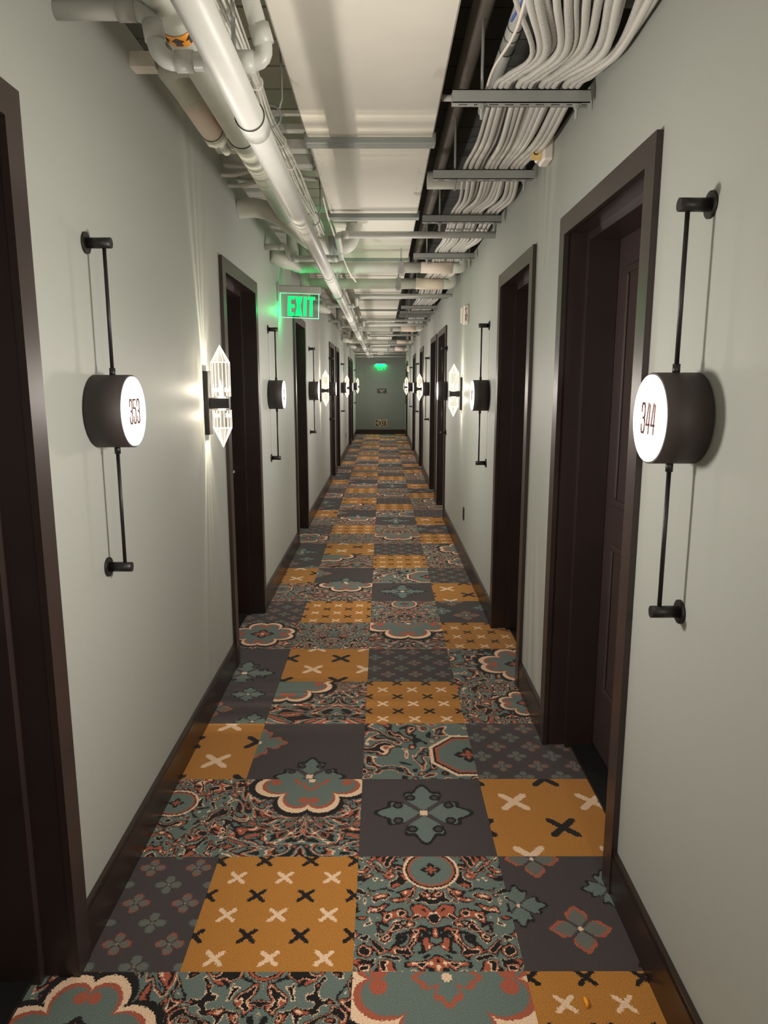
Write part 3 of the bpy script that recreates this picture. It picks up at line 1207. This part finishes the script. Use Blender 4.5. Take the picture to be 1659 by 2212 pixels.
# ------------------------------------------------------------------ overhead: duct
r = thing('air_duct', (-0.058, 0, 2.62), 'wide cream painted flat duct running down the middle of the ceiling', 'duct')
o = Vector(r.location)
mb = MB()
DX0, DX1 = -0.335, 0.225
mb.bevel_box((DX0, -2.8, 2.62), (DX1, 21.6, 2.86), 0.006)
mb.build('duct_body', 'duct', r, o).location = (0, 0, 0)
for y in (3.41, 4.84, 6.45, 7.95, 9.3, 10.75, 12.2, 13.65, 15.1, 16.55, 18.0, 19.5):
    w = 0.075 if y < 5 else 0.04
    ob = MB().bevel_box((DX0 - 0.012, y - w / 2, 2.594), (DX1 + 0.012, y + w / 2, 2.64), 0.003).build('joint_band', 'band', r, o)
    ob.location = (0, 0, 0)
for y in (5.45, 8.75, 9.0, 9.6):
    ob = MB().box((DX0 - 0.004, y - 0.006, 2.614), (DX1 + 0.004, y + 0.006, 2.63)).build('seam', 'band', r, o)
    ob.location = (0, 0, 0)


# ------------------------------------------------------------------ overhead: long pipes
def pipe_thing(name, label, cat, path, r, mat, couplings=(), cmat=None, group=None, bend=0.05, n=18):
    o = Vector(path[0])
    root = thing(name, o, label, cat, group)
    ob = MB().sweep(rounded(path, bend), r, n).build('pipe_run', mat, root, o)
    ob.location = (0, 0, 0)
    for a, b, rr in couplings:
        ob = MB().cyl(a, b, rr, n).build('coupling', cmat or mat, root, o)
        ob.location = (0, 0, 0)
    return root, o


def add(root, o, mb, name, mat):
    ob = mb.build(name, mat, root, o)
    ob.location = (0, 0, 0)
    return ob


MX, MZ, MR = -0.358, 2.262, 0.037
root, o = pipe_thing('sprinkler_pipe', 'long straight white main pipe running the whole corridor under the other pipes', 'pipe',
                     [(MX, -2.5, MZ), (MX, 18.8, MZ)], MR, 'pipe',
                     [((MX, y - 0.05, MZ), (MX, y + 0.05, MZ), MR + 0.0035) for y in (2.13, 4.95, 8.3, 10.6, 13.2)], n=28)
for y in (2.075, 5.0, 8.25):
    add(root, o, MB().torus((MX, y, MZ), (0, 1, 0), MR + 0.003, 0.0016, 28, 6), 'seam_ring', 'ink')
for y in (1.0, 5.95, 9.6, 13.8, 17.5):
    mb = MB().torus((MX, y, MZ), (0, 1, 0), MR + 0.005, 0.004, 24, 6)
    mb.cyl((MX, y, MZ + MR), (MX, y, 2.9), 0.005, 8)
    add(root, o, mb, 'hanger', 'rod')
mb = MB()
mb.cyl((MX, 18.75, MZ), (MX, 18.95, MZ), 0.055, 18)
mb.cyl((MX - 0.12, 18.88, MZ), (MX + 0.12, 18.88, MZ), 0.042, 18)
add(root, o, mb, 'end_tee', 'pipe')

# thicker jacketed pipe beside it
X2, Z2, R2 = -0.555, 2.52, 0.055
path = [(X2, -2.5, Z2), (X2, 4.35, Z2)]
root, o = pipe_thing('jacketed_pipe', 'thick pale jacketed pipe with orange arrow band along the left wall top', 'pipe', path, R2, 'wrap', n=28)
add(root, o, MB().sweep([(X2, 4.3, Z2), (X2, 4.45, Z2 - 0.005), (X2 + 0.02, 4.9, Z2 - 0.02)], [R2, 0.042, 0.03], 20), 'reduced_end', 'wrap')
add(root, o, MB().torus((X2, 3.02, Z2), (0, 1, 0), R2 + 0.001, 0.0022, 28, 6), 'seam_ring', 'ink')
yb = 2.13
band = MB()
k = len(band.v)
nseg = 40
for i in range(nseg):
    a = 2 * PI * i / nseg
    for yy in (yb - 0.03, yb + 0.03):
        band.v.append((X2 + math.cos(a) * (R2 + 0.0015), yy, Z2 + math.sin(a) * (R2 + 0.0015)))
for i in range(nseg):
    j = (i + 1) % nseg
    band.face([k + 2 * i, k + 2 * i + 1, k + 2 * j + 1, k + 2 * j], 0, True)
bo = add(root, o, band, 'orange_band', 'orange')
ar = MB()
for i in range(9):
    a0 = 2 * PI * i / 9 - PI / 2
    shape = [(-0.009, -0.022), (0.009, -0.022), (0.009, 0.0), (0.018, 0.0), (0.0, 0.022), (-0.018, 0.0), (-0.009, 0.0)]
    k = len(ar.v)
    for s_, t_ in shape:
        a = a0 + s_ / R2
        ar.v.append((X2 + math.cos(a) * (R2 + 0.003), yb - t_, Z2 + math.sin(a) * (R2 + 0.003)))
    ar.face([k + q for q in (0, 1, 2, 6)])
    ar.face([k + q for q in (5, 6, 2, 3, 4)])
ob = ar.build('arrows', 'ink', bo, o)
ob.location = (0, 0, 0)

# small bore lines along the corridor
for x, z, ra, y0, y1, mat, lab in ((-0.47, 2.60, 0.016, 6.3, 21.5, 'pipe', 'thin pipe along the corridor left of the main pipe, beyond the exit sign'),
                                   (-0.54, 2.62, 0.016, 6.6, 21.5, 'pipe', 'thin pipe nearest the left wall running beyond the exit sign'),
                                   (-0.415, 2.57, 0.011, 6.9, 21.2, 'smooth', 'narrow grey conduit just above the main pipe, beyond the exit sign'),
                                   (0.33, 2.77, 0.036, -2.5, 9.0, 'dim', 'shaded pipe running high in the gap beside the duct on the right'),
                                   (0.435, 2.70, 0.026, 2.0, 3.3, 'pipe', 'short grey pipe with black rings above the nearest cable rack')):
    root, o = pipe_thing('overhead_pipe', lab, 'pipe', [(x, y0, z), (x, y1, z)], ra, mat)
    if y1 < 4:
        for y in (2.55, 2.62, 2.72):
            add(root, o, MB().torus((x, y, z), (0.2, 1, 0.1), ra + 0.001, 0.0016, 20, 6), 'seam_ring', 'ink')


# ------------------------------------------------------------------ overhead: drain lines with traps
def fit(root, o, p, d, r, l=0.022):
    """raised fitting collar round p along d"""
    p, d = Vector(p), Vector(d).normalized()
    add(root, o, MB().cyl(p - d * l, p + d * l, r * 1.17, 18), 'fitting', 'pvc')


def drain(y, label, r=0.021, yl=None, zr=2.478, zl=2.41, xr=XR, xe=-0.285, xt=-0.655):
    yl = y + 0.25 if yl is None else yl
    path = [(xr, y, zr), (xe, y, zr), (xe, y, zl), (xe, (y + yl) / 2, zl - 0.004), (xe, yl, zl), (xt, yl, zl), (xt, yl, zr + 0.01), (XL, yl, zr + 0.01)]
    path = [(xr, y, zr), (xe, y, zr), (xe, yl, zl), (xt, yl, zl), (xt, yl, zr + 0.01), (XL, yl, zr + 0.01)]
    root, o = pipe_thing('drain_pipe', label, 'pipe', path, r, 'pvc', group='drain lines crossing the corridor', bend=0.045)
    fit(root, o, (xe + 0.05, y, zr), (1, 0, 0), r)
    fit(root, o, (xe - 0.05, yl, zl), (1, 0, 0), r)
    fit(root, o, (xt + 0.05, yl, zl), (1, 0, 0), r)
    fit(root, o, (xt - 0.045, yl, zr + 0.01), (1, 0, 0), r)
    return root, o


# nearest trap: enters from the left wall, drops, crosses under, then rises towards the camera
Y1 = 1.98
path = [(XL, Y1, 2.472), (-0.585, Y1, 2.472), (-0.565, Y1, 2.355), (-0.290, Y1, 2.355), (-0.335, Y1 - 0.05, 2.52), (-0.36, Y1 - 0.08, 2.9)]
root, o = pipe_thing('drain_pipe', 'nearest grey plastic drain elbowing down and across at the top left of the view', 'pipe', path, 0.0225, 'pvc',
                     group='drain lines crossing the corridor', bend=0.045)
for p, d in (((-0.64, Y1, 2.472), (1, 0, 0)), ((-0.576, Y1, 2.425), (0.15, 0, -1)), ((-0.50, Y1, 2.355), (1, 0, 0)), ((-0.43, Y1, 2.355), (1, 0, 0)), ((-0.345, Y1, 2.355), (1, 0, 0)), ((-0.303, Y1 - 0.015, 2.41), (-0.28, -0.2, 1))):
    fit(root, o, p, d, 0.0225)
add(root, o, MB().cyl((-0.385, 2.03, 2.36), (-0.385, 2.03, 2.9), 0.006, 8), 'hanger_rod', 'rod')
drain(4.74, 'plastic drain line crossing under the duct just before the two wrapped pipes', yl=5.2)
drain(8.0, 'plastic drain line crossing beyond the green exit sign', r=0.02)
drain(10.9, 'plastic drain line crossing at the middle of the corridor', r=0.02)
drain(14.1, 'plastic drain line crossing in the far half of the corridor', r=0.02)
drain(17.6, 'farthest plastic drain line crossing near the end wall', r=0.02)


# ------------------------------------------------------------------ overhead: wrapped cross pipes
def wrapped(y, z, r, label, x0=-0.67, sleeve=(0.31, 0.56), smat='sleeve'):
    o = Vector((x0, y, z))
    root = thing('wrapped_pipe', o, label, 'pipe', 'wrapped pipes crossing the corridor')
    add(root, o, MB().sweep([(x0, y, z), (x0 + 0.06, y, z + 0.004), (0.0, y, z), (sleeve[0], y, z + 0.004)], [r * 1.05, r, r, r], 20), 'jacket', 'wrap')
    add(root, o, MB().sweep([(sleeve[0], y, z + 0.004), ((sleeve[0] + sleeve[1]) / 2, y, z), (sleeve[1], y, z)], r * 1.05, 20), 'cream_sleeve', smat)
    e = rounded([(sleeve[1], y, z), (XR - 0.065, y, z), (XR - 0.065, y + 0.02, 2.9)], 0.05)
    add(root, o, MB().sweep(e, r * 0.98, 18), 'wrapped_elbow', 'wrap')
    e = rounded([(x0 + 0.03, y, z), (x0 - 0.05, y, z + 0.01), (x0 - 0.06, y + 0.02, 2.9)], 0.05)
    add(root, o, MB().sweep(e, r * 0.95, 18), 'left_riser', 'wrap')
    add(root, o, MB().box((0.13, y - r * 1.1, z - r * 1.1), (0.17, y + r * 1.1, z + r * 1.1)).cyl((0.15, y, z + r), (0.15, y, 2.9), 0.005, 8), 'clamp', 'strut')


wrapped(5.97, 2.466, 0.042, 'nearest white wrapped pipe crossing the ceiling, with pinkish sleeve')
wrapped(6.88, 2.463, 0.048, 'second white wrapped pipe crossing just behind the nearest one')
wrapped(12.28, 2.463, 0.05, 'third white wrapped pipe crossing, far beyond the exit sign')
wrapped(15.65, 2.435, 0.04, 'fourth white wrapped pipe crossing, far down the corridor')
wrapped(18.14, 2.41, 0.055, 'last white wrapped pipe crossing, close to the end wall')

# white pipe bending out of the left wall
path = spline([(XL, 4.29, 2.532), (-0.70, 4.29, 2.532), (-0.60, 4.42, 2.515), (-0.50, 4.80, 2.475), (-0.42, 5.02, 2.465), (-0.24, 5.06, 2.475), (-0.19, 5.08, 2.60), (-0.19, 5.08, 2.62)], 8)
root, o = pipe_thing('bent_white_pipe', 'fat white pipe bending out of the left wall above the second door', 'pipe', path, 0.052, 'wrap', bend=0.01)
add(root, o, MB().cyl((-0.36, 5.04, 2.468), (-0.28, 5.05, 2.472), 0.062, 20), 'tape_wrap', 'band')

# torn insulated stub high on the left
o = Vector((-0.69, 2.60, 2.575))
root = thing('pipe_stub', o, 'short pinkish insulated pipe stub with torn end at the left wall top', 'pipe')
add(root, o, MB().sweep(rounded([(-0.60, 2.56, 2.59), (-0.715, 2.56, 2.59), (-0.69, 2.78, 2.565)], 0.07), 0.045, 18), 'cloth_elbow', 'wrap')
add(root, o, MB().sweep([(-0.693, 2.75, 2.568), (-0.680, 3.06, 2.545)], 0.045, 20), 'pink_insulation', 'sleeve')
te = MB()
k = len(te.v)
for i in range(20):
    a = 2 * PI * i / 20
    for y, rr in ((3.05, 0.047), (3.13 + random.uniform(-0.015, 0.02), 0.046 + random.uniform(-0.006, 0.006))):
        te.v.append((-0.680 + rr * math.cos(a), y, 2.544 + rr * math.sin(a)))
for i in range(20):
    j = (i + 1) % 20
    te.face([k + 2 * i, k + 2 * i + 1, k + 2 * j + 1, k + 2 * j], 0, True)
add(root, o, te, 'torn_end', 'wrap')
add(root, o, MB().cyl((-0.680, 3.0, 2.545), (-0.672, 3.3, 2.54), 0.02, 12), 'inner_pipe', 'pipe')
add(root, o, MB().bevel_box((-0.632, 2.93, 2.54), (-0.616, 3.06, 2.565), 0.005), 'red_handle', 'red')
add(root, o, MB().box((-0.82, 2.53, 2.565), (-0.74, 2.59, 2.61)), 'wall_bracket', 'white')

# steel and conduits between the jacketed pipe and the left wall
for y, z, w, h, lab in ((3.50, 2.75, 0.03, 0.02, 'narrow flat steel strip crossing above the jacketed pipe'),
                        (3.62, 2.72, 0.05, 0.03, 'middle flat steel strip above the jacketed pipe'),
                        (3.78, 2.68, 0.07, 0.05, 'wide scuffed steel strip above the jacketed pipe'),
                        (3.95, 2.66, 0.07, 0.05, 'second wide scuffed steel strip behind the first')):
    ob = MB().bevel_box((-0.98, y - w / 2, z), (-0.36, y + w / 2, z + h), 0.003).build('steel_strip', 'pipe', None, (-0.66, y, z))
    tag(ob, lab, 'beam', 'steel strips above the jacketed pipe')
for y0, z0, lab in ((3.86, 2.61, 'ribbed flexible conduit sloping from the left wall above the jacketed pipe'), (4.02, 2.60, 'lower ribbed flexible conduit over the bent white pipe')):
    pts = spline([(-0.98, y0, z0 + 0.02), (-0.78, y0 + 0.02, z0 - 0.01), (-0.58, y0 + 0.12, z0 + 0.06), (-0.36, y0 + 0.2, z0 + 0.07)], 26)
    rr = [0.0125 if i % 2 else 0.0095 for i in range(len(pts))]
    ob = MB().sweep(pts, rr, 10).build('flexible_conduit', 'smooth', None, (-0.66, y0, z0))
    tag(ob, lab, 'conduit', 'flexible conduits')

# wire bundle in ring hangers right of the main pipe
o = Vector((-0.40, 1.0, 2.52))
root = thing('wire_bundle', o, 'bundle of thin white wires tied in ring hangers beside the main pipe', 'wires')
BX, BZ = -0.398, 2.485
for i in range(11):
    a = 2 * PI * i / 11
    rr = 0.007 if i % 3 == 0 else 0.019
    pts = []
    for yy in (0.4, 1.0, 1.6, 2.0, 2.45, 2.72, 3.1, 3.5, 3.9, 4.4, 4.9):
        tight = 0.75 if abs(yy - 2.72) < 0.4 else 1.25
        sag = -0.02 if 2.6 < yy < 2.9 else (0.04 if yy > 4 else 0.012)
        w = a + 0.5 * math.sin(yy * 3 + i)
        pts.append((BX + math.cos(w) * rr * tight, yy, BZ + sag + math.sin(w) * rr * tight))
    add(root, o, MB().sweep(spline(pts, 6), 0.0036, 7), 'wire', 'wire')
for y in (1.25, 2.72, 4.3):
    mb = MB().torus((BX + 0.004, y, BZ - 0.006), (0, 1, 0), 0.036, 0.0032, 24, 6)
    mb.sweep([(BX + 0.035, y, BZ + 0.02), (BX + 0.045, y, BZ + 0.05), (BX + 0.045, y, BZ + 0.14), (BX + 0.03, y, 2.9)], 0.004, 8)
    add(root, o, mb, 'ring_hanger', 'rod')
for y in (2.45, 3.0, 3.3, 3.75):
    add(root, o, MB().torus((BX, y, BZ), (0, 1, 0), 0.021, 0.002, 20, 5), 'cable_tie', 'white')

# loose cables hanging near the far end of the bundle
pts = spline([(-0.34, 4.3, 2.60), (-0.335, 4.6, 2.56), (-0.33, 4.85, 2.55), (-0.30, 5.1, 2.47), (-0.245, 5.45, 2.36), (-0.20, 5.6, 2.31)], 8)
tag(MB().sweep(pts, 0.0055, 8).build('loose_cable', 'white', None, (-0.3, 5.0, 2.45)), 'loose white cable drooping beside the duct near the first drain line', 'cable')


# ------------------------------------------------------------------ overhead right: trapeze racks
def rack(y, label, x0=0.235, x1=0.695, z=2.475, rods=(0.335, 0.655)):
    o = Vector(((x0 + x1) / 2, y, z))
    root = thing('cable_rack', o, label, 'cable rack', 'trapeze racks under the cables')
    ch = MB()
    t, w, h = 0.003, 0.041, 0.041
    # bottom flange is pierced by slots: laid out as rails and bridges
    ch.box((x0, y - w / 2, z), (x1, y - w / 2 + 0.013, z + t))
    ch.box((x0, y + w / 2 - 0.013, z), (x1, y + w / 2, z + t))
    x = x0
    while x < x1 - 0.01:
        ch.box((x, y - w / 2 + 0.013, z), (min(x + 0.022, x1), y + w / 2 - 0.013, z + t))
        x += 0.052
    ch.box((x0, y - w / 2, z), (x1, y - w / 2 + t, z + h))
    ch.box((x0, y + w / 2 - t, z), (x1, y + w / 2, z + h))
    ch.box((x0, y - w / 2, z + h - t), (x1, y - w / 2 + 0.012, z + h))
    ch.box((x0, y + w / 2 - 0.012, z + h - t), (x1, y + w / 2, z + h))
    add(root, o, ch, 'channel', 'strut')
    for rx in rods:
        add(root, o, MB().cyl((rx, y, z - 0.045), (rx, y, 2.9), 0.0052, 10), 'hanger_rod', 'strut')
        add(root, o, MB().cyl((rx, y, z - 0.013), (rx, y, z - 0.002), 0.0105, 6, 0, False).cyl((rx, y, z - 0.003), (rx, y, z), 0.016, 16), 'nut', 'strut')


RACKS = [(1.60, 'cable rack just above the top edge of the view, only its rod end showing'),
         (2.60, 'nearest slotted grey cable rack in full view at the upper right'),
         (3.50, 'second slotted grey cable rack from the front'),
         (4.385, 'third slotted grey cable rack, before the crossing drain line'),
         (5.60, 'fourth slotted grey cable rack, before the nearest wrapped pipe'),
         (7.15, 'fifth slotted grey cable rack, behind the second wrapped pipe'),
         (9.25, 'sixth cable rack from the front, first of three set close together'),
         (9.90, 'seventh cable rack from the front, middle of three set close together'),
         (10.40, 'eighth cable rack from the front, last of three set close together'),
         (13.2, 'farthest cable rack at the right of the ceiling')]
for y, lab in RACKS:
    rack(y, lab)

# ------------------------------------------------------------------ overhead right: cables
NC = 15
RY = [r_[0] for r_ in RACKS]
for i in range(NC):
    f = i / (NC - 1)
    armoured = i % 3 != 1
    rad = random.choice((0.0118, 0.0122, 0.0105)) if i not in (0, 6, 11) else 0.0075
    top = 2.475 + 0.041 + rad
    layer = 0.017 if i % 4 == 3 else 0.0
    xr_ = 0.375 + 0.275 * f
    xn = 0.285 + 0.375 * f
    pts = []
    jx = random.uniform(-0.006, 0.006)
    pts.append((xn - 0.04, 0.5, top + 0.02))
    pts.append((xn + jx, 1.60, top + layer))
    pts.append((xn + 0.030 + 0.02 * random.random(), 1.95, top + layer - 0.012 + random.uniform(-0.012, 0.01)))
    pts.append((xr_ + 0.062 + 0.03 * f * random.random(), 2.27, top + layer - 0.020 + random.uniform(-0.012, 0.012)))
    pts.append((xr_ + 0.024, 2.48, top + layer - 0.004))
    pts.append((xr_, 2.60, top + layer))
    prev = 2.60
    for y in RY[2:]:
        xk = 0.385 + 0.27 * f + 0.02 * math.sin(y * 1.7 + i * 0.4)
        if y > 5:
            xk = 0.395 + 0.21 * f + random.uniform(-0.008, 0.008)
        g = y - prev
        if y == 3.50:
            bx = 0.018
        elif y < 5:
            bx = 0.035
        else:
            bx = 0.02
        px = pts[-1][0]
        pts.append((px * 0.5 + xk * 0.5 + bx * (0.6 + 0.6 * f), prev + g * 0.55, top + layer - 0.012 * min(1.5, g) + random.uniform(-0.006, 0.006)))
        pts.append((xk, y, top + layer))
        prev = y
    pts.append((pts[-1][0], 14.6, top + 0.05))
    pts = [(min(p[0], 0.698 - rad), p[1], p[2]) for p in pts]
    ob = MB().sweep(spline(pts, 7), rad, 10).build('armoured_cable', 'armour' if armoured else 'smooth', None, (pts[5][0], 2.6, top))
    place = 'leftmost' if i == 0 else ('rightmost, nearest the wall' if i == NC - 1 else 'number %d counted from the left' % (i + 1))
    tag(ob, 'pale cable on the racks, %s at the nearest rack' % place, 'cable', 'cables lying on the trapeze racks')

# two thin stray wires beside the bundle, one blue
pts = spline([(0.30, 1.3, 2.60), (0.345, 1.75, 2.56), (0.365, 2.1, 2.50), (0.352, 2.45, 2.53), (0.352, 2.62, 2.53)], 8)
tag(MB().sweep(pts, 0.0045, 8).build('thin_wire', 'white', None, (0.35, 2.0, 2.55)), 'thin white wire hanging left of the cables above the nearest rack', 'wire')
pts = spline([(0.325, 1.55, 2.60), (0.352, 1.85, 2.555), (0.368, 2.05, 2.54), (0.362, 2.2, 2.55)], 8)
tag(MB().sweep(pts, 0.004, 8).build('thin_wire', 'blue', None, (0.35, 1.9, 2.56)), 'short blue wire among the pale cables at the upper right', 'wire')

# box with wing nut beside the duct, top of view
o = Vector((0.30, 1.75, 2.60))
root = thing('junction_box', o, 'white box with a wing nut beside the duct at the top edge', 'box')
add(root, o, MB().bevel_box((0.245, 1.45, 2.60), (0.36, 1.83, 2.70), 0.004), 'box_body', 'wrap')
add(root, o, MB().bevel_box((0.24, 1.81, 2.592), (0.365, 1.835, 2.604), 0.002), 'lip', 'pipe')
add(root, o, MB().cyl((0.31, 1.80, 2.575), (0.31, 1.80, 2.60), 0.007, 10).bevel_box((0.292, 1.795, 2.565), (0.302, 1.805, 2.585), 0.002).bevel_box((0.318, 1.795, 2.565), (0.328, 1.805, 2.585), 0.002), 'wing_nut', 'pvc')

# round duct stub behind the cables against the right wall
o = Vector((0.70, 2.15, 2.66))
root = thing('round_duct', o, 'round grey duct stub behind the cables against the right wall', 'duct')
add(root, o, MB().cyl((0.60, 2.15, 2.69), (0.87, 2.15, 2.69), 0.12, 32), 'duct_body', 'band')
add(root, o, MB().torus((0.605, 2.15, 2.69), (1, 0, 0), 0.12, 0.006, 32, 8), 'rim', 'strut')

# clutter above the racks in the gap
for y, z, x0, x1, rr, mat, lab in ((4.05, 2.62, 0.24, 0.62, 0.045, 'wrap', 'white wrapped pipe crossing high behind the second cable rack'),
                                   (3.05, 2.66, 0.235, 0.55, 0.012, 'smooth', 'ribbed grey conduit crossing behind the nearest cable rack'),
                                   (7.55, 2.44, -0.30, XR, 0.017, 'pipe', 'slim pipe crossing behind the second wrapped pipe'),
                                   (11.7, 2.47, -0.55, XR, 0.03, 'pipe', 'sloped plain pipe crossing just before the third wrapped pipe'),
                                   (16.9, 2.44, -0.5, XR, 0.024, 'pipe', 'plain pipe crossing between the last two wrapped pipes')):
    ob = MB().cyl((x0, y, z), (x1, y, z + (0.02 if y > 11 else 0)), rr, 16).build('cross_pipe', mat, None, (x0, y, z))
    tag(ob, lab, 'pipe')

# stub pipes dangling off the left wall under the traps
for y, z, lab in ((5.45, 2.47, 'white capped pipe end under the drain trap above the exit sign'), (8.55, 2.45, 'white capped pipe end past the exit sign'), (14.6, 2.44, 'white capped pipe end far along the left wall'), (16.9, 2.44, 'farthest white capped pipe end on the left wall')):
    ob = MB().sweep([(XL, y, z), (-0.72, y + 0.08, z - 0.03), (-0.63, y + 0.2, z - 0.05)], [0.045, 0.05, 0.032], 16).build('capped_pipe', 'wrap', None, (XL, y, z))
    tag(ob, lab, 'pipe', 'capped pipe ends on the left wall')

# end wall pipes
for y, z, rr, lab in ((22.1, 2.37, 0.024, 'pipe crossing low in front of the end wall'), (21.7, 2.44, 0.02, 'pipe crossing just above the low one at the end wall'), (20.4, 2.44, 0.02, 'slim pipe crossing shortly before the end wall')):
    ob = MB().cyl((XL, y, z), (XR, y, z), rr, 16).build('cross_pipe', 'pipe', None, (XL, y, z))
    tag(ob, lab, 'pipe')
r = thing('ceiling_box', (-0.05, 21.9, 2.46), 'small pale square box above the far exit sign', 'box')
MB().bevel_box((-0.09, -0.03, -0.05), (0.09, 0.03, 0.06), 0.004).cyl((0, 0, 0.05), (0, 0, 0.44), 0.006, 8).build('body', 'white', r)
